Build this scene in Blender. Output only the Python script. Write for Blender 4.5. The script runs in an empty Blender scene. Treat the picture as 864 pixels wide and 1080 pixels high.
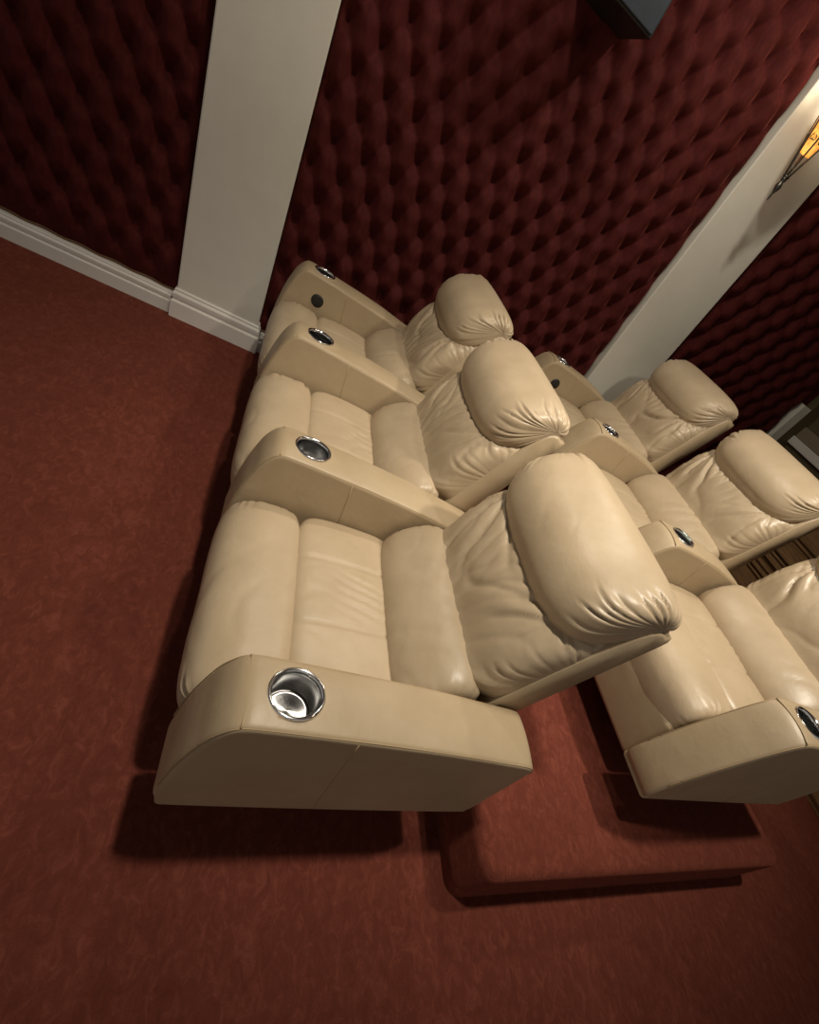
import bpy, bmesh, math, random
from mathutils import Vector, Matrix, noise
random.seed(4)
PI = math.pi
scene = bpy.context.scene
COL = scene.collection

# ------------------------------------------------------------------ materials
def srgb(r, g, b):
    f = lambda c: (c/255/12.92) if c/255 <= .04045 else ((c/255+.055)/1.055)**2.4
    return (f(r), f(g), f(b), 1)

class NT:
    def __init__(s, name):
        s.m = bpy.data.materials.new(name); s.m.use_nodes = True
        s.t = s.m.node_tree; s.b = s.t.nodes['Principled BSDF']
        s.co = s.t.nodes.new('ShaderNodeTexCoord').outputs['Object']
    def n(s, typ, **kw):
        nd = s.t.nodes.new(typ)
        for k, v in kw.items():
            if k in nd.inputs: nd.inputs[k].default_value = v
            else: setattr(nd, k, v)
        return nd
    def l(s, a, b): s.t.links.new(a, b)
    def noise(s, scale, detail=4, rough=.55, vec=None, dist=0.):
        nd = s.n('ShaderNodeTexNoise', Scale=scale, Detail=detail, Roughness=rough, Distortion=dist)
        s.l(vec or s.co, nd.inputs['Vector']); return nd.outputs['Fac']
    def ramp(s, fac, stops):
        nd = s.n('ShaderNodeValToRGB'); e = nd.color_ramp.elements
        while len(e) < len(stops): e.new(.5)
        for i, (p, c) in enumerate(stops): e[i].position = p; e[i].color = c
        s.l(fac, nd.inputs['Fac']); return nd.outputs['Color']
    def scaled(s, sc):
        nd = s.n('ShaderNodeMapping'); nd.inputs['Scale'].default_value = sc
        s.l(s.co, nd.inputs['Vector']); return nd.outputs['Vector']
    def bump(s, h, strength, dist, prev=None):
        nd = s.n('ShaderNodeBump', Strength=strength, Distance=dist)
        s.l(h, nd.inputs['Height'])
        if prev: s.l(prev, nd.inputs['Normal'])
        return nd.outputs['Normal']
    def set(s, **kw):
        for k, v in kw.items(): s.b.inputs[k.replace('_', ' ')].default_value = v

def leather(name, ca, cb, rough=.40):
    k = NT(name)
    k.l(k.ramp(k.noise(7, 5), [(.3, ca), (.7, cb)]), k.b.inputs['Base Color'])
    vor = k.n('ShaderNodeTexVoronoi', Scale=420.0); k.l(k.co, vor.inputs['Vector'])
    b1 = k.bump(vor.outputs['Distance'], .12, .0006)
    b2 = k.bump(k.noise(22, 3, .5, None, .6), .20, .005, b1)
    rd = k.n('ShaderNodeTexNoise', noise_type='RIDGED_MULTIFRACTAL', Scale=9., Detail=3., Roughness=.55, Distortion=.5)
    rd.inputs['Gain'].default_value = 1.6
    k.l(k.scaled((1, .7, 1)), rd.inputs['Vector'])
    mk = k.n('ShaderNodeMath', operation='MULTIPLY'); k.l(rd.outputs['Fac'], mk.inputs[0])
    k.l(k.ramp(k.noise(4.5, 2), [(.42, (0, 0, 0, 1)), (.68, (1, 1, 1, 1))]), mk.inputs[1])
    b3 = k.bump(mk.outputs[0], .40, .006, b2)
    k.l(k.bump(k.noise(70, 3, .6, k.scaled((1, .35, 1)), 1.0), .10, .003, b3), k.b.inputs['Normal'])
    rr = k.n('ShaderNodeMapRange'); rr.inputs['To Min'].default_value = rough-.06; rr.inputs['To Max'].default_value = rough+.08
    k.l(k.noise(16), rr.inputs['Value']); k.l(rr.outputs['Result'], k.b.inputs['Roughness'])
    k.set(Specular_IOR_Level=.5)
    return k.m
LEATHER = leather('cream leather', srgb(170, 151, 124), srgb(182, 163, 136), .38)
LEATHER_TRIM = leather('cream leather side', srgb(165, 145, 116), srgb(176, 157, 128), .43)

def carpet():
    k = NT('red carpet')
    fib = k.noise(260, 3, .75)
    swirl = k.noise(38, 5, .66, k.scaled((1.0, .55, 1)), 1.1)
    broad = k.noise(2.6, 3)
    mx = k.n('ShaderNodeMath', operation='MULTIPLY_ADD'); k.l(fib, mx.inputs[0]); mx.inputs[1].default_value = .35; k.l(swirl, mx.inputs[2])
    m2 = k.n('ShaderNodeMath', operation='MULTIPLY_ADD'); k.l(broad, m2.inputs[0]); m2.inputs[1].default_value = .22; k.l(mx.outputs[0], m2.inputs[2])
    k.l(k.ramp(m2.outputs[0], [(.50, srgb(90, 44, 35)), (.80, srgb(105, 53, 42)), (1.0, srgb(122, 66, 53))]), k.b.inputs['Base Color'])
    b1 = k.bump(fib, .6, .006)
    b2 = k.bump(swirl, .32, .010, b1)
    k.l(b2, k.b.inputs['Normal'])
    k.set(Roughness=.95, Specular_IOR_Level=.1, Sheen_Weight=.25, Sheen_Roughness=.5)
    k.b.inputs['Sheen Tint'].default_value = srgb(200, 110, 80)
    return k.m
CARPET = carpet()

def velvet():
    k = NT('burgundy velvet')
    k.l(k.ramp(k.noise(60, 3, .6, k.scaled((1, 1, .4))), [(.3, srgb(66, 20, 20)), (.75, srgb(84, 30, 27))]), k.b.inputs['Base Color'])
    k.l(k.bump(k.noise(500, 2), .25, .001), k.b.inputs['Normal'])
    k.set(Roughness=.8, Specular_IOR_Level=.15, Sheen_Weight=.45, Sheen_Roughness=.35)
    k.b.inputs['Sheen Tint'].default_value = srgb(190, 100, 85)
    return k.m
VELVET = velvet()


def plain(name, col, rough=.5, metal=0., var=.05, scale=20, bump=.0):
    k = NT(name)
    a = tuple(max(0, c*(1-var)) for c in col[:3])+(1,); b = tuple(c*(1+var) for c in col[:3])+(1,)
    f = k.noise(scale, 4)
    k.l(k.ramp(f, [(.3, a), (.7, b)]), k.b.inputs['Base Color'])
    if bump: k.l(k.bump(k.noise(scale*8, 3), bump, .002), k.b.inputs['Normal'])
    k.set(Roughness=rough, Metallic=metal)
    return k.m
PAINT = plain('cream wall paint', srgb(226, 223, 210), .5, 0, .03, 9, .15)
GLOSS = plain('white trim paint', srgb(230, 226, 218), .35, 0, .02, 9)
OLIVE = plain('olive brown wall', srgb(92, 80, 56), .7, 0, .08, 5)
TAUPE = plain('taupe paint', srgb(138, 126, 104), .55)
BRAID = plain('brown braid', srgb(104, 76, 52), .8, 0, .3, 200, .4)
CEIL = plain('ceiling paint', srgb(120, 100, 86), .8)
BLACK = plain('black plastic', srgb(24, 22, 21), .5)
MESH = plain('black grille', srgb(34, 32, 30), .6, 0, .3, 700, .5)
SPK = plain('blue black cabinet', srgb(40, 47, 56), .5, 0, .1, 30, .2)
IRON = plain('dark pewter iron', srgb(92, 88, 80), .38, .9, .25, 60, .3)
PIPE = plain('leather piping', srgb(168, 145, 110), .55)
CHROME = plain('polished chrome', (.80, .80, .80, 1), .12, 1., .02)
WELL = plain('shade-darkened steel', (.34, .34, .34, 1), .22, 1., .1, 40)  # steel darkened to paint in the shade down inside the cup well
def brushed():
    k = NT('brushed steel')
    k.set(Metallic=1., Roughness=.34, Anisotropic=.9)
    k.b.inputs['Base Color'].default_value = (.72, .72, .72, 1)
    tg = k.n('ShaderNodeTangent', direction_type='RADIAL', axis='Z'); k.l(tg.outputs[0], k.b.inputs['Tangent'])
    k.l(k.bump(k.noise(300), .03, .0004), k.b.inputs['Normal'])
    return k.m
STEEL = brushed()
def wood():
    k = NT('dark stained wood')
    f = k.noise(9, 5, .6, k.scaled((6, .5, 6)), 1.)
    k.l(k.ramp(f, [(.3, srgb(108, 80, 52)), (.7, srgb(150, 118, 82))]), k.b.inputs['Base Color'])
    k.l(k.bump(f, .1, .002), k.b.inputs['Normal']); k.set(Roughness=.35)
    return k.m
WOOD = wood()
def amber():
    k = NT('amber glass')
    k.l(k.ramp(k.noise(30, 3, .6, None, 1.), [(.3, srgb(190, 98, 22)), (.7, srgb(255, 196, 96))]), k.b.inputs['Base Color'])
    k.l(k.b.inputs['Base Color'].links[0].from_socket, k.b.inputs['Emission Color'])
    k.set(Roughness=.2, Emission_Strength=1.2, Alpha=1.)
    return k.m
AMBER = amber()
bulbn = NT('warm bulb'); bulbn.set(Emission_Strength=14.); bulbn.b.inputs['Emission Color'].default_value = (1, .78, .45, 1)
BULB = bulbn.m

# ------------------------------------------------------------------ helpers
def link(name, me, mat, parent=None, loc=(0, 0, 0), smooth=True):
    o = bpy.data.objects.new(name, me); COL.objects.link(o)
    if mat and not me.materials: me.materials.append(mat)
    if smooth:
        for p in me.polygons: p.use_smooth = True
    o.location = loc
    if parent: o.parent = parent
    return o
def bm_mesh(bm, name, recalc=True):
    if recalc: bmesh.ops.recalc_face_normals(bm, faces=bm.faces)
    me = bpy.data.meshes.new(name); bm.to_mesh(me); bm.free(); return me
def obj(name, bm, mat, parent=None, loc=(0, 0, 0), smooth=True):
    return link(name, bm_mesh(bm, name), mat, parent, loc, smooth)
def box(bm, lo, hi, bev=0., seg=2):
    r = bmesh.ops.create_cube(bm, size=1)
    c = [(a+b)/2 for a, b in zip(lo, hi)]; s = [b-a for a, b in zip(lo, hi)]
    for v in r['verts']: v.co = Vector((v.co.x*s[0]+c[0], v.co.y*s[1]+c[1], v.co.z*s[2]+c[2]))
    if bev:
        es = list({e for v in r['verts'] for e in v.link_edges})
        bmesh.ops.bevel(bm, geom=es, offset=bev, segments=seg, profile=.5, affect='EDGES')
def tube(bm, pts, r, seg=6, closed=False):
    pts = [Vector(p) for p in pts]; n = len(pts); rings = []
    for i, p in enumerate(pts):
        a = pts[(i-1) % n] if (closed or i) else p; b = pts[(i+1) % n] if (closed or i < n-1) else p
        d = (b-a).normalized()
        u = d.orthogonal().normalized() if abs(d.z) > .95 else d.cross(Vector((0, 0, 1))).normalized()
        w = d.cross(u)
        rr = r[i] if isinstance(r, (list, tuple)) else r
        rings.append([bm.verts.new(p+(u*math.cos(2*PI*k/seg)+w*math.sin(2*PI*k/seg))*rr) for k in range(seg)])
    m = n if closed else n-1
    for i in range(m):
        A, B = rings[i], rings[(i+1) % n]
        for k in range(seg): bm.faces.new((A[k], A[(k+1) % seg], B[(k+1) % seg], B[k]))
    if not closed:
        bm.faces.new(rings[0][::-1]); bm.faces.new(rings[-1])
def lathe(bm, prof, c=(0, 0, 0), seg=40, cap=False):
    rings = []
    for r, z in prof:
        if r < 1e-6: rings.append([bm.verts.new((c[0], c[1], c[2]+z))])
        else: rings.append([bm.verts.new((c[0]+r*math.cos(2*PI*k/seg), c[1]+r*math.sin(2*PI*k/seg), c[2]+z)) for k in range(seg)])
    for A, B in zip(rings, rings[1:]):
        for k in range(seg):
            a, b = A[k % len(A)], A[(k+1) % seg % len(A)]; c_, d = B[(k+1) % seg % len(B)], B[k % len(B)]
            f = []
            for q in (a, b, c_, d):
                if q not in f: f.append(q)
            if len(f) > 2: bm.faces.new(f)
def spline(pts, n):
    """closed Catmull-Rom through pts, n samples evenly by length"""
    P = [Vector((p[0], p[1])) for p in pts]; m = len(P); dense = []
    for i in range(m):
        a, b, c, d = P[i-1], P[i], P[(i+1) % m], P[(i+2) % m]
        for k in range(24):
            t = k/24
            dense.append(.5*((2*b)+(c-a)*t+(2*a-5*b+4*c-d)*t*t+(3*b-a-3*c+d)*t**3))
    L = [0.]
    for i in range(len(dense)): L.append(L[-1]+(dense[(i+1) % len(dense)]-dense[i]).length)
    out = []; j = 0
    for k in range(n):
        s = L[-1]*k/n
        while L[j+1] < s: j += 1
        f = (s-L[j])/max(1e-9, L[j+1]-L[j])
        out.append(dense[j].lerp(dense[(j+1) % len(dense)], f))
    return out

def nz(p, s): return noise.noise(Vector(p)*s)
def ridge(p, s): return 1-abs(noise.noise(Vector(p)*s))*2

def pillow(name, prof, half, anchor, mat, parent, npf=96, ny=72, ey=.42, es=.36, gather=0., gfreq=13, gwid=.16,
           crease=0., cscale=14, bow=None, grooves=(), seed=0, cstretch=(1, 1, 1), gsel=None, fans=(), folds=()):
    """soft upholstered cushion: closed x-z profile swept over y, closing at both ends towards the anchor"""
    pr = spline(prof, npf); A = Vector(anchor)
    me = bpy.data.meshes.new(name); vs = []; info = []
    for j in range(ny+1):
        tau = 2*j/ny-1; at = abs(tau)
        at = at/.64*.9 if at < .64 else .9+.1*(1-(1-(at-.64)/.36)**2.5)
        t = math.copysign(min(1., at), tau)
        s = max(.03, (1-min(1., at)**(2/ey))**(es/2))
        for i, p in enumerate(pr):
            q = A+(p-A)*s
            x, z = q.x, q.y
            if bow:
                bx, bz = bow(t, i/npf, p)
                x += bx; z += bz
            vs.append((x, t*half, z)); info.append((t, i/npf))
    fs = []
    for j in range(ny):
        for i in range(npf):
            a = j*npf+i; b = j*npf+(i+1) % npf
            fs.append((a, b, b+npf, a+npf))
    fs.append(tuple(range(npf))[::-1]); fs.append(tuple(range(ny*npf, ny*npf+npf)))
    me.from_pydata(vs, [], fs)
    bm = bmesh.new(); bm.from_mesh(me); bpy.data.meshes.remove(me)
    bmesh.ops.recalc_face_normals(bm, faces=bm.faces); bm.normal_update(); bm.verts.ensure_lookup_table()
    new = []
    for v, (t, u) in zip(bm.verts, info):
        d = 0.
        if gather:
            sg = math.copysign(1, t)
            wl = gwid*(.75+1.1*nz((u*9, sg*5.3, seed+3.), 1.9))
            e = max(0., 1-(1-abs(t))/max(.02, wl))
            fade = e**1.3*min(1., (1-abs(t))*9+.1)
            w = gsel(u) if gsel else 1.
            ph = gfreq*PI*u+sg*2.1+seed+3.4*nz((u*6, sg*3.1+t*1.5, seed), 1.7)
            am = max(0., .55+1.25*nz((u*11, sg*2.7, seed+9.), 1.3))
            d += gather*fade*w*am*(.45-1.5*(1-abs(math.sin(ph)))**2.2)
        for cy, cz, rad, fa, ff in fans:
            dy, dz = v.co.y-cy, v.co.z-cz
            r = math.hypot(dy, dz); an = math.atan2(dz, dy)
            env = min(1., r/.05)*math.exp(-(r/rad)**2)*min(1., (1-abs(t))*5)
            am = max(0., .6+1.3*nz((an*1.6, seed, cy*9), 1.5))
            d += fa*env*am*(.4-1.3*(1-abs(math.sin(an*ff+seed+1.5*nz((r*6, an*2, seed), 1.3))))**2.)
        for cx, cy, rx, ry, fa, wl, sk in folds:
            e = math.exp(-((v.co.x-cx)/rx)**2-((v.co.y-cy)/ry)**2)
            pz_ = (v.co.y-cy+sk*(v.co.x-cx)+.02*nz(v.co+Vector((seed, 0, 0)), 9.))/wl
            d += fa*e*(.5-1.6*(1-abs(math.sin(PI*pz_)))**2)*max(0, .6+nz(v.co+Vector((0, seed, 0)), 7.)) if v.normal.z > .15 else 0.
        if crease:
            c = Vector((v.co.x*cstretch[0], v.co.y*cstretch[1], v.co.z*cstretch[2]))+Vector((seed*3.3, 0, seed))
            wv = Vector((nz(c, 5), nz(c+Vector((7, 0, 0)), 5), nz(c+Vector((0, 9, 0)), 5)))*.05
            r = ridge(c+wv, cscale); m = max(0., nz(c+Vector((3, 5, 1)), 4.)+.25)
            d -= crease*max(0, r-.55)**1.5*3.2*m
            d += crease*.7*nz(c, 6.)
        for gy, gw, gd in grooves:
            d -= gd*math.exp(-((v.co.y-gy)/gw)**2)
        new.append(v.co+v.normal*d)
    for v, c in zip(bm.verts, new): v.co = c
    return link(name, bm_mesh(bm, name, False), mat, parent)

def tag(o, label=None, cat=None, group=None, kind=None):
    for k, v in (('label', label), ('category', cat), ('group', group), ('kind', kind)):
        if v: o[k] = v
    return o
def empty(name, loc, rz=0.):
    o = bpy.data.objects.new(name, None); COL.objects.link(o); o.location = loc; o.rotation_euler = (0, 0, rz)
    o.empty_display_size = .1; return o
def copy_tree(o, parent=None):
    c = o.copy(); COL.objects.link(c)
    if parent: c.parent = parent
    for ch in o.children: copy_tree(ch, c)
    return c

# ------------------------------------------------------------------ layout (metres; x to the rear, y to the side wall, z up)
PITCH, ARM, ARM_H = .7724, .15, .595
X2, RISE = 1.394, .217
YW = 2.560            # face of the side wall
HB = .305

# ------------------------------------------------------------------ recliner
def arm_prof(row):
    if row == 1:
        return [(-.140, .216), (-.168, .232), (-.180, .275), (-.176, .33), (-.160, .43), (-.134, .525), (-.112, .572), (-.082, .600),
                (-.03, .602), (.05, .598), (.20, .588), (.35, .574), (.50, .553), (.560, .5435), (.584, .531), (.592, .508), (.592, .40), (.592, .28), (.584, .237), (.550, .216), (.2, .21)]
    return [(-.222, .160), (-.250, .171), (-.262, .205), (-.250, .27), (-.212, .38), (-.160, .49), (-.120, .558), (-.082, .597),
            (-.03, .602), (.05, .598), (.20, .584), (.33, .562), (.45, .529), (.505, .508), (.528, .494), (.535, .470), (.535, .38), (.535, .23), (.526, .187), (.495, .166), (.15, .16)]
def poly_resample(pts, step=.012):
    out = []; n = len(pts)
    for i in range(n):
        a = Vector(pts[i]); b = Vector(pts[(i+1) % n]); k = max(1, int((b-a).length/step))
        for j in range(k): out.append(a.lerp(b, j/k))
    return out
def inset(pts, d):
    n = len(pts); out = []
    for i in range(n):
        t = (pts[(i+2) % n]-pts[i-2]).normalized(); out.append(pts[i]+Vector((t.y, -t.x))*(-d))
    return out
def arm_shell(row):
    prof = spline(arm_prof(row), 170); area = sum(a.x*b.y-b.x*a.y for a, b in zip(prof, prof[1:]+prof[:1]))
    if area < 0: prof = prof[::-1]
    h = ARM/2; r = .013; rings = []; bm = bmesh.new()
    ys = [(-h+r-r*math.cos(a*PI/10), r-r*math.sin(a*PI/10)) for a in range(0, 6)]
    ys += [(-h+r+(ARM-2*r)*k/12, 0) for k in range(1, 12)] + [(-y, i) for y, i in ys[::-1]]
    for y, ins in ys:
        q = inset(prof, ins) if ins > 1e-5 else prof
        crown = .006*max(0, 1-(y/(h-.012))**2)
        ring = []
        for p in q:
            z = p.y; x = p.x
            if z > .3: z += crown*min(1, (z-.3)/.2)
            z += .0022*nz((x, y, z), 9)*(z > .5)
            ring.append(bm.verts.new((x, y, z)))
        rings.append(ring)
    for A, B in zip(rings, rings[1:]):
        for i in range(len(A)): bm.faces.new((A[i], A[(i+1) % len(A)], B[(i+1) % len(A)], B[i]))
    # puffed side panels: inset fans
    for ring, sg in ((rings[0], -1), (rings[-1], 1)):
        f = bm.faces.new(ring if sg > 0 else ring[::-1])
    bmesh.ops.recalc_face_normals(bm, faces=bm.faces)
    me = bpy.data.meshes.new('armrest'); bm.to_mesh(me); bm.free()
    # the round recess for the cup
    o = bpy.data.objects.new('armrest_tmp', me); COL.objects.link(o)
    cb = bmesh.new(); bmesh.ops.create_cone(cb, cap_ends=True, segments=48, radius1=.0475, radius2=.0475, depth=.2, matrix=Matrix.Translation((0, 0, .61)))
    cme = bpy.data.meshes.new('cut'); cb.to_mesh(cme); cb.free()
    co = bpy.data.objects.new('cut', cme); COL.objects.link(co)
    md = o.modifiers.new('b', 'BOOLEAN'); md.operation = 'DIFFERENCE'; md.solver = 'EXACT'; md.object = co
    dg = bpy.context.evaluated_depsgraph_get(); dg.update()
    res = bpy.data.meshes.new_from_object(o.evaluated_get(dg))
    bpy.data.objects.remove(o); bpy.data.objects.remove(co)
    return res
ARM_ME = {}
def top_z(row, x):
    P = [p for p in arm_prof(row)[3:16]]
    best = 0
    for a, b in zip(P, P[1:]):
        if min(a[0], b[0]) <= x <= max(a[0], b[0]) and abs(b[0]-a[0]) > 1e-6:
            best = max(best, a[1]+(b[1]-a[1])*(x-a[0])/(b[0]-a[0]))
    return best
def make_arm(row, parent, y, grille=False):
    if row not in ARM_ME:
        ARM_ME[row] = arm_shell(row); ARM_ME[row].materials.clear(); ARM_ME[row].materials.append(LEATHER_TRIM)
    a = link('armrest', ARM_ME[row], None, parent, (0, y, 0), smooth=False)
    for p in a.data.polygons: p.use_smooth = abs(p.normal.y) < .985
    h = ARM/2
    key = ('p', row)
    if key not in ARM_ME:
        bm = bmesh.new(); P = [Vector(p) for p in arm_prof(row)]
        sp = spline(arm_prof(row), 420); k0 = min(range(420), key=lambda k: (sp[k]-P[3]).length); k1 = min(range(420), key=lambda k: (sp[k]-P[15]).length)
        dense = inset(sp, .0)[k0:k1+1]
        for sg in (-1, 1):
            tube(bm, [(p.x, sg*(h-.0042), p.y-.0042) for p in dense], .0014, 6)
        zc = .5992
        tube(bm, [(-.084+.004*(1-(yy/h)**2), yy, zc+.0065*(1-(yy/(h-.012))**2) if abs(yy) < h-.012 else zc-.001) for yy in [-h+.004+(ARM-.008)*k/14 for k in range(15)]], .0017, 6)
        xs, zb = (.125, .235) if row == 1 else (.12, .18)
        for sg in (-1, 1):
            tube(bm, [(xs+(.03 if row == 1 else .02)*k/8, sg*(h+.0002), top_z(row, xs)-.01-(top_z(row, xs)-.01-zb)*k/8) for k in range(9)], .0013, 6)
        ARM_ME[key] = bm_mesh(bm, 'piping'); ARM_ME[key].materials.append(PIPE)
    link('piping', ARM_ME[key], None, a)
    if 'cup' not in ARM_ME:
        bm = bmesh.new()
        lathe(bm, [(.0435, -.006), (.0440, .000), (.0462, .0035), (.0490, .0055), (.0515, .0045), (.0530, .001), (.0525, -.003), (.050, -.004)], seg=56)
        ARM_ME['cup'] = bm_mesh(bm, 'cup_holder'); ARM_ME['cup'].materials.append(CHROME)
        bm = bmesh.new()
        lathe(bm, [(.0440, -.001), (.0430, -.012), (.0420, -.062), (.0415, -.0665)], seg=56)
        lathe(bm, [(.0455, -.001), (.0450, -.05), (.0440, -.083), (0, -.083)], seg=40)
        ARM_ME['bowl'] = bm_mesh(bm, 'cup_bowl', False); ARM_ME['bowl'].materials.append(WELL)
        bm = bmesh.new(); lathe(bm, [(0, -.065), (.02, -.065), (.036, -.065), (.040, -.0645), (.0415, -.062), (.0412, -.068), (0, -.068)], seg=56)
        ARM_ME['base'] = bm_mesh(bm, 'cup_base'); ARM_ME['base'].materials.append(STEEL)
    c = link('cup_rim', ARM_ME['cup'], None, a, (0, 0, .605))
    link('cup_well', ARM_ME['bowl'], None, a, (0, 0, .605)); link('cup_base', ARM_ME['base'], None, a, (0, 0, .605))
    if grille:
        bm = bmesh.new()
        lathe(bm, [(0, .006), (.024, .006), (.028, .004), (.030, .001), (.030, -.004), (0, -.004)], seg=32)
        for v in bm.verts: v.co = Vector((v.co.x, -v.co.z, v.co.y))
        g = obj('recline_control', bm, BLACK, a, (0., -h, .495))
        g['label'] = 'round black control set in the inner side'
    return a

def make_recliner(row, seed, far_arm):
    root = empty('recliner', (0, 0, 0))
    ds = 0. if row == 1 else -.05
    def sh(p, f=1.): return [(x+ds*f, z) for x, z in p]
    f = 0 if row == 1 else 1
    # body below the cushions
    bm = bmesh.new(); box(bm, (-.105+ds*2.3, -.306, .13), (.46+ds, .306, .34), .02, 3)
    obj('seat_base', bm, LEATHER_TRIM, root)
    bm = bmesh.new(); box(bm, (.0, -.30, 0), (.50, .30, .135), .01, 2)
    obj('plinth', bm, BLACK, root)
    # footrest pad
    pillow('footrest', sh([(-.125, .235), (-.168, .255), (-.188, .32), (-.184, .385), (-.155, .432), (-.10, .458), (-.03, .462), (.016, .452), (.028, .425), (.020, .37), (-.05, .345), (-.095, .30)], .7 if f else 1),
           HB, (-.085+ds, .37), LEATHER, root, ey=.40, es=.24, gather=.017, gfreq=24, gwid=.20, crease=.0028, cscale=9, seed=seed, cstretch=(1, .6, 1))
    # seat
    pillow('seat_cushion', sh([(.012, .36), (.010, .425), (.030, .455), (.10, .464), (.20, .462), (.29, .452), (.36, .42), (.37, .36), (.2, .335)]),
           HB, (.18+ds, .39), LEATHER, root, ey=.40, es=.22, crease=.0045, cscale=10, seed=seed+1.7, cstretch=(.7, 1, 1),
           npf=110, ny=110, grooves=((-.10, .006, .0045), (.115, .006, .0045)), folds=((.20, .03, .07, .10, .0055, .034, .35),))
    # lumbar roll
    pillow('lumbar_cushion', sh([(.275, .40), (.262, .45), (.285, .50), (.33, .545), (.385, .578), (.435, .585), (.475, .56), (.47, .48), (.42, .40), (.34, .375)]),
           HB-.003, (.40+ds, .47), LEATHER, root, ey=.42, es=.28, gather=.008, gfreq=16, gwid=.16, crease=.002, folds=((.33, -.05, .07, .16, .004, .07, .5),), cscale=9, seed=seed+3.1)
    # back shell
    bm = bmesh.new()
    pts = sh([(.475, .46), (.54, .455), (.578, .51), (.718, .868), (.72, .90), (.695, .915), (.66, .90), (.60, .80), (.50, .56)])
    pr = spline(pts, 60); rings = []
    for k in range(7):
        y = -.292+.584*k/6
        rings.append([bm.verts.new((p.x, y*1.025, p.y)) for p in pr])
    r0 = [bm.verts.new((p.x+(.62-p.x)*.05, -.305, p.y+(.70-p.y)*.05)) for p in pr]; r1 = [bm.verts.new((p.x+(.62-p.x)*.05, .305, p.y+(.70-p.y)*.05)) for p in pr]
    rings = [r0]+rings+[r1]
    for A, B in zip(rings, rings[1:]):
        for i in range(60): bm.faces.new((A[i], A[(i+1) % 60], B[(i+1) % 60], B[i]))
    bm.faces.new(r0[::-1]); bm.faces.new(r1)
    obj('back_shell', bm, LEATHER_TRIM, root)
    # back cushion
    pillow('back_cushion', sh([(.405, .545), (.418, .60), (.442, .68), (.492, .77), (.56, .83), (.62, .86), (.655, .83), (.63, .74), (.585, .63), (.53, .53), (.46, .505)]),
           .301, (.64+ds, .69), LEATHER, root, npf=130, ny=130, ey=.42, es=.28, gather=.011, gfreq=26, gwid=.22, crease=.0012, cscale=11, fans=((-.23, .80, .24, .019, 5.5), (.23, .80, .24, .017, 5.)), folds=((.47, -.13, .07, .13, .0055, .055, 1.1), (.47, .15, .07, .12, .005, .06, -1.2), (.45, .02, .05, .12, .004, .05, .3)), seed=seed+4.4, cstretch=(1, .8, 1))
    # headrest
    def bow(t, u, p):
        k = max(0., min(1., (.80-p.y)/.06))*max(0, 1-((p.x-.53-ds)/.10)**2)
        q = 1.5 if row == 2 else 1.
        return (-.016*q*(1-t*t)*k, -.030*q*(1-t*t)*k)
    pillow('headrest', sh([(.492, .785), (.480, .825), (.495, .880), (.535, .928), (.595, .962), (.65, .982), (.695, .979), (.73, .960), (.74, .925), (.715, .895), (.68, .865), (.60, .80), (.535, .765)]),
           .300, (.68+ds, .925), LEATHER, root, npf=150, ny=130, ey=.50, es=.44 if row == 1 else .56, gather=.019, gfreq=22, gwid=.30, crease=.0012, cscale=8, bow=bow, seed=seed+6.2, cstretch=(1, .7, 1))
    make_arm(row, root, -PITCH/2)
    if far_arm: make_arm(row, root, PITCH/2, True)
    return root

rows = {1: [(PITCH*(i+.5), 0., 0.) for i in range(3)], 2: [(PITCH*(i+.5)+.003, X2, RISE) for i in range(3)]}
LAB = {(1, 0): 'cream leather recliner in the front row nearest the aisle, its side panel facing out',
       (1, 1): 'cream leather recliner in the middle of the front row',
       (1, 2): 'cream leather recliner at the wall end of the front row',
       (2, 0): 'cream leather recliner on the riser nearest the aisle, back cut off at the right',
       (2, 1): 'cream leather recliner in the middle of the rear row on the riser',
       (2, 2): 'cream leather recliner at the wall end of the rear row, beside the sconce pilaster'}
for row in (1, 2):
    protos = [make_recliner(row, 1.3*row, False), make_recliner(row, 5.7*row, False), make_recliner(row, 9.1*row, True)]
    for i, r in enumerate(protos):
        y, x, z = rows[row][i]; r.location = (x, y, z)
        tag(r, LAB[(row, i)], 'recliner', 'recliners in the front row' if row == 1 else 'recliners in the rear row')

# ------------------------------------------------------------------ room
def struct(name, bm, mat, smooth=False):
    o = obj(name, bm, mat, None, (0, 0, 0), smooth); o['kind'] = 'structure'; return o
XB = 3.62
bm = bmesh.new(); box(bm, (-3.2, -2.6, -.1), (XB+.1, YW+.12, 0)); struct('floor', bm, CARPET)
bm = bmesh.new(); box(bm, (-3.2, YW+.01, 0), (XB, YW+.12, 2.8)); struct('wall_side', bm, VELVET)
bm = bmesh.new(); box(bm, (XB, -2.6, 0), (XB+.1, YW+.12, 2.8)); struct('wall_back', bm, OLIVE)
bm = bmesh.new(); box(bm, (-3.2, -2.6, 2.8), (XB+.1, YW+.12, 2.9)); struct('ceiling', bm, CEIL)

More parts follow.
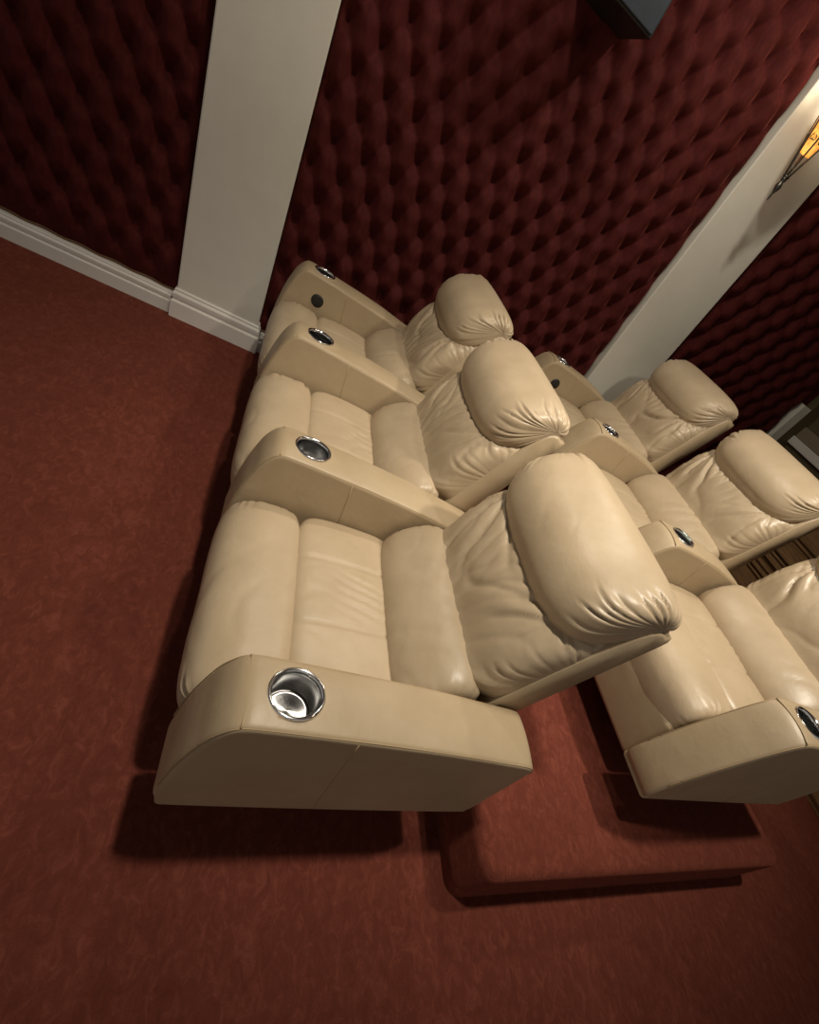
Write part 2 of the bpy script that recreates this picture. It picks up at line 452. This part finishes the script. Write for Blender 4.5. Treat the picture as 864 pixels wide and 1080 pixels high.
# carpeted riser with rounded edges
def riser():
    x0, x1, y0, y1, r = .625, 2.09, -.243, YW, .035
    bm = bmesh.new(); rc = .05
    path = [(x1, y1)]
    path = []
    for cx, cy, a0 in ((x0+rc, y0+rc, PI), (x1-rc, y0+rc, 1.5*PI)):
        for k in range(9): path.append((cx+rc*math.cos(a0+k*PI/16), cy+rc*math.sin(a0+k*PI/16), a0+k*PI/16))
    path = [(x0, y1, PI)]+[(x0, y1+(y0+rc-y1)*k/12, PI) for k in range(1, 12)]+path+[(x1, y0+rc+(y1-y0-rc)*k/12, 2*PI) for k in range(1, 13)]
    prof = [(0., 0.), (0., .06), (0., RISE-r)]+[(r-r*math.cos(k*PI/16), RISE-r+r*math.sin(k*PI/16)) for k in range(1, 9)]
    rings = [[bm.verts.new((px-math.cos(a)*d, py-math.sin(a)*d if abs(math.sin(a)) > 1e-6 else py, z)) for d, z in prof] for px, py, a in path]
    for A, B in zip(rings, rings[1:]):
        for k in range(len(prof)-1): bm.faces.new((A[k], B[k], B[k+1], A[k+1]))
    bm.faces.new([R[-1] for R in rings][::-1])
    bm.faces.new([R[0] for R in rings])
    bm.faces.new(rings[0]); bm.faces.new(rings[-1][::-1])
    return bm
RS = obj('riser_platform', riser(), CARPET, None, (0, 0, 0), True); RS['kind'] = 'structure'; RS.name = 'trim_1'
for p in RS.data.polygons: p.use_smooth = p.area < .05

# pilasters
XP1, WP, XP2 = -.6335, .405, 1.727
def pilaster(name, x0, x1, base):
    bm = bmesh.new(); box(bm, (x0, YW-.060, .0), (x1, YW+.02, 2.8), .006, 2)
    return struct(name, bm, PAINT)
pilaster('trim_2', XP1, XP1+WP, .146)
pilaster('trim_3', XP2, XP2+WP, .146)
def skirting(name, x0, x1, y, H, wrap=0.):
    """moulded skirting board profile extruded along x, with returns at a pilaster"""
    prof = [(0, 0), (.020, 0), (.020, H*.55), (.017, H*.585), (.011, H*.61), (.011, H*.66), (.015, H*.69), (.016, H*.82), (.012, H*.87), (.008, H*.90), (.008, H*.96), (.004, H), (0, H)]
    if not wrap: prof[0] = (-.044, 0); prof[-1] = (-.044, H)
    bm = bmesh.new(); rings = []
    if wrap: path = [(x0, y+wrap, -1, 0), (x0, y, -1, -1), (x1, y, 1, -1), (x1, y+wrap, 1, 0)]
    else: path = [(x0, y, 0, -1), (x1, y, 0, -1)]
    for px, py, nx, ny in path: rings.append([bm.verts.new((px+nx*d, py+ny*d, z)) for d, z in prof])
    for A, B in zip(rings, rings[1:]):
        for k in range(len(prof)): bm.faces.new((A[k], A[(k+1) % len(prof)], B[(k+1) % len(prof)], B[k]))
    bm.faces.new(rings[0]); bm.faces.new(rings[-1][::-1])
    return struct(name, bm, GLOSS)
skirting('baseboard_front', -3.2, XP1-.021, YW-.033, .104)
skirting('baseboard_pilaster', XP1, XP1+WP, YW-.060, .146, .06)
skirting('baseboard_middle', XP1+WP+.021, XP2-.021, YW-.033, .104)
skirting('baseboard_sconce', XP2, XP2+WP, YW-.060, .146, .06)
skirting('baseboard_rear', XP2+WP+.021, 3.40, YW-.033, .104)

# tufted velvet panels
def tufted(x0, x1, z0, z1, label):
    dx, dz = .1455, .1185; px, pz = -.989, .334; D = .056; step = .0105
    nx = int((x1-x0)/step); nzz = int((z1-z0)/step); vs = []; fs = []
    for j in range(nzz+1):
        for i in range(nx+1):
            x = x0+(x1-x0)*i/nx; z = z0+(z1-z0)*j/nzz
            xx = x-px; zz = z-pz
            jit = .004*nz((x, 0, z), 5)
            s = (xx+jit)/dx+zz/(2*dz); t = -(xx+jit)/dx+zz/(2*dz)
            ss, tt = abs(math.sin(PI*s)), abs(math.sin(PI*t))
            puff = (1-(1-ss)**2)*(1-(1-tt)**2)
            rr = math.hypot((s-round(s)-(t-round(t)))*dx/2, (s-round(s)+t-round(t))*dz/1.25)
            h = D*(.33*puff**.7+.67*(1-math.exp(-(rr/.040)**2)))-.006*math.exp(-(rr/.012)**2)
            h += .0012*nz((x*1., 0, z*.35), 30)
            cx = ((s-t)-round(s-t))*dx/2
            if round(s-t) % 2 == 0: h -= .0016*math.exp(-(cx/.0045)**2)
            e = min(x-x0, x1-x, z-z0, z1-z)
            ed = min(1, max(0, e/.05)); h *= .25+.75*ed**.5
            if z-z0 < .12: h = h*((z-z0)/.12)+.012*(1-(z-z0)/.12)
            zz2 = z
            if j == 0: zz2 = z0+.006*math.sin(x*2*PI/.142)
            vs.append((x, YW+.009-h, zz2))
    W = nx+1
    for j in range(nzz):
        for i in range(nx): fs.append((j*W+i, j*W+i+1, (j+1)*W+i+1, (j+1)*W+i))
    n0 = len(vs)
    b = [(x0, YW+.0095, z0), (x1, YW+.0095, z0), (x1, YW+.0095, z1), (x0, YW+.0095, z1)]
    vs += b; fs.append((n0+3, n0+2, n0+1, n0))
    fs.append(tuple([n0, n0+1]+[i for i in range(nx, -1, -1)]))
    fs.append(tuple([n0+2, n0+3]+[nzz*W+i for i in range(nx+1)]))
    fs.append(tuple([n0+3, n0]+[j*W for j in range(nzz+1)]))
    fs.append(tuple([n0+1, n0+2]+[j*W+nx for j in range(nzz, -1, -1)]))
    me = bpy.data.meshes.new('tufted_panel'); me.from_pydata(vs, [], fs); me.update()
    o = link('tufted_panel', me, VELVET)
    bm = bmesh.new(); n = int((x1-x0)/.018)
    tube(bm, [(x0+.004+(x1-x0-.008)*k/n, YW-.012-.004*math.sin((x0+(x1-x0)*k/n)*2*PI/dx), z0+.006+.005*abs(math.sin((x0+(x1-x0)*k/n-px)*PI/dx))) for k in range(n+1)], .006, 6)
    obj('braid_edging', bm, BRAID, o); tag(o, label, 'wall panel', 'tufted velvet wall panels')
    return o
tufted(-3.0, XP1-.004, 0.100, 2.78, 'dark burgundy button-tufted velvet wall panel above the bare white baseboard, left of the wide pilaster')
tufted(XP1+WP+.004, XP2-.004, 0.100, 2.78, 'burgundy button-tufted velvet wall panel between the two white pilasters, behind the front row')
tufted(XP2+WP+.004, 3.40, 0.100, 2.78, 'burgundy button-tufted velvet wall panel at right, below and beyond the sconce pilaster')

# rear end: white knee wall with ledge, dark wood panelling
bm = bmesh.new(); box(bm, (3.405, YW-.06, 0), (3.50, YW+.02, 1.378), .004, 1); struct('trim_4', bm, PAINT)
bm = bmesh.new(); box(bm, (3.50, YW-.06, 0), (XB, YW+.02, 2.8)); struct('trim_5', bm, OLIVE)  # olive colour paints in the shadow that falls beyond the white trim
bm = bmesh.new(); box(bm, (3.585, -2.0, 1.137), (XB, YW-.06, 1.197), .006, 2); struct('trim_6', bm, GLOSS)
bm = bmesh.new(); box(bm, (3.60, -2.0, 1.199), (XB, YW-.06, 1.282), .004, 2); struct('trim_7', bm, TAUPE)

def cabinet():
    root = empty('wood_cabinet', (3.12, 1.1, 0))
    tag(root, 'dark stained wood panelled cabinet behind the rear row, seen through the gap between its seats', 'cabinet')
    bm = bmesh.new(); box(bm, (0.02, -1.9, 0), (.30, 1.05, 1.07), .004, 1); obj('carcass', bm, WOOD, root, smooth=False)
    bm = bmesh.new()
    for z, d, h in ((.04, .018, .10), (.50, .012, .012), (.53, .022, .02), (.565, .014, .012), (.62, .026, .03), (.66, .016, .012), (.69, .024, .022), (.80, .012, .014), (.83, .02, .02), (.96, .02, .03), (1.0, .03, .02)):
        box(bm, (.02-d, -1.9, z), (.021, 1.05, z+h), .003, 1)
    obj('moulding', bm, WOOD, root, smooth=False)
    bm = bmesh.new(); box(bm, (-.02, -1.92, 1.065), (.30, 1.07, 1.098), .008, 2); obj('top', bm, WOOD, root, smooth=False)
cabinet()

# wall loudspeaker
def speaker():
    root = empty('wall_speaker', (.70, YW-.237, 1.915)); tag(root, 'boxy blue-black loudspeaker mounted high on the tufted wall', 'speaker')
    bm = bmesh.new(); box(bm, (-.125, -.10, 0), (.125, .235, .36), .006, 2); obj('cabinet', bm, BLACK, root, smooth=False)
    bm = bmesh.new(); box(bm, (-.118, -.108, .008), (.118, -.101, .352), .004, 2); obj('grille', bm, SPK, root, smooth=False)
speaker()

# wrought iron sconce
def sconce():
    root = empty('wall_sconce', (1.80, YW-.242, 1.885)); tag(root, 'lit lantern sconce of dark metal ribs and amber glass on the white pilaster', 'wall lamp')
    bm = bmesh.new(); lathe(bm, [(0, 0), (.003, .004), (.005, .018), (.0035, .028), (.006, .034), (.012, .048), (.016, .060), (.012, .072), (.008, .078), (.014, .086), (.014, .094), (.006, .10), (0, .10)], seg=16)
    obj('finial', bm, IRON, root)
    bm = bmesh.new()
    for k in range(6):
        a = k*PI/3
        tube(bm, [(r*math.cos(a), r*math.sin(a), z) for r, z in ((.010, .092), (.022, .14), (.040, .21), (.062, .30), (.074, .36), (.078, .40))], .0042, 6)
    for z, r in ((.10, .013), (.40, .078)): tube(bm, [(r*math.cos(k*PI/12), r*math.sin(k*PI/12), z) for k in range(24)], .005, 6, True)
    for k in range(6):
        a0 = k*PI/3
        for sgn in (0, 1):
            pts = []
            for q in range(13):
                th = q/12*1.5*PI; rr = .011*(1-q/18)
                aa = a0+PI/6+(1 if sgn else -1)*(rr*math.sin(th)+.004)/.045
                z = .235+rr*math.cos(th); R = .046*(z/.235)
                pts.append((R*math.cos(aa), R*math.sin(aa), z))
            tube(bm, pts, .0022, 5)
    obj('frame', bm, IRON, root)
    bm = bmesh.new(); lathe(bm, [(.030, .19), (.031, .195), (.035, .21), (.056, .30), (.068, .36), (.072, .40), (.069, .40), (.053, .30), (.032, .21), (.028, .196), (.027, .19), (.030, .19)], seg=24)
    obj('lamp_glass', bm, AMBER, root)
    bm = bmesh.new(); bmesh.ops.create_uvsphere(bm, u_segments=12, v_segments=8, radius=.02, matrix=Matrix.Translation((0, 0, .42)))
    obj('bulb', bm, BULB, root)
    bm = bmesh.new(); tube(bm, [(0, .078, .40), (0, .12, .50), (0, .178, .56)], .006, 6); box(bm, (-.04, .1765, .48), (.04, .1815, .66), .001, 1)
    obj('bracket', bm, IRON, root)
sconce()

# ------------------------------------------------------------------ lights
def lamp(loc, energy, size, col, tgt=None, spot=None, blend=.4):
    d = bpy.data.lights.new('downlight', 'SPOT' if spot else 'AREA'); d.energy = energy; d.color = col
    if spot: d.spot_size = spot; d.spot_blend = blend; d.shadow_soft_size = size
    else: d.shape = 'DISK'; d.size = size
    o = bpy.data.objects.new('downlight', d); COL.objects.link(o); o.location = loc
    if tgt: o.rotation_euler = (Vector(tgt)-Vector(loc)).to_track_quat('-Z', 'Y').to_euler()
    return o
WARM = (1, .91, .76)
lamp((.20, .14, 2.75), 172, .06, WARM, (.20, .85, 0), math.radians(80), 1.)
lamp((1.5, .22, 2.75), 190, .06, WARM, (1.50, 1.00, 0), math.radians(86), 1.)
lamp((1.2, 1.75, 2.75), 12, .11, WARM)
lamp((.10, 1.70, 2.75), 10, .11, WARM)
d = bpy.data.lights.new('sconce_light', 'POINT'); d.energy = 2.4; d.color = (1, .84, .60); d.shadow_soft_size = .03
o = bpy.data.objects.new('sconce_light', d); COL.objects.link(o); o.location = (1.80, YW-.242, 2.36)
w = bpy.data.worlds.new('World'); scene.world = w; w.use_nodes = True
w.node_tree.nodes['Background'].inputs[0].default_value = (1, .93, .84, 1)
w.node_tree.nodes['Background'].inputs[1].default_value = .275

# ------------------------------------------------------------------ camera
cd = bpy.data.cameras.new('camera'); cam = bpy.data.objects.new('camera', cd); COL.objects.link(cam)
R = [[0.8626268444845763, -0.12875577232885208, 0.4891798015723717], [0.22781588632958985, -0.7645453610284025, -0.6029679202604906], [0.4516357482642926, 0.631579244449498, -0.6301847418559072]]
M = Matrix(((R[0][0], -R[1][0], -R[2][0], -0.19886), (R[0][1], -R[1][1], -R[2][1], -0.42363), (R[0][2], -R[1][2], -R[2][2], 1.34928), (0, 0, 0, 1)))
cam.matrix_world = M
cd.sensor_fit = 'HORIZONTAL'; cd.sensor_width = 36; cd.lens = 490.558/864*36
cd.shift_x = -27.78/864; cd.shift_y = 90.90/864
cd.clip_start = .02; cd.clip_end = 60
scene.camera = cam
vs_ = scene.view_settings; vs_.view_transform = 'Standard'; vs_.look = 'None'; vs_.gamma = 1; vs_.use_curve_mapping = False
vs_.exposure = 0.
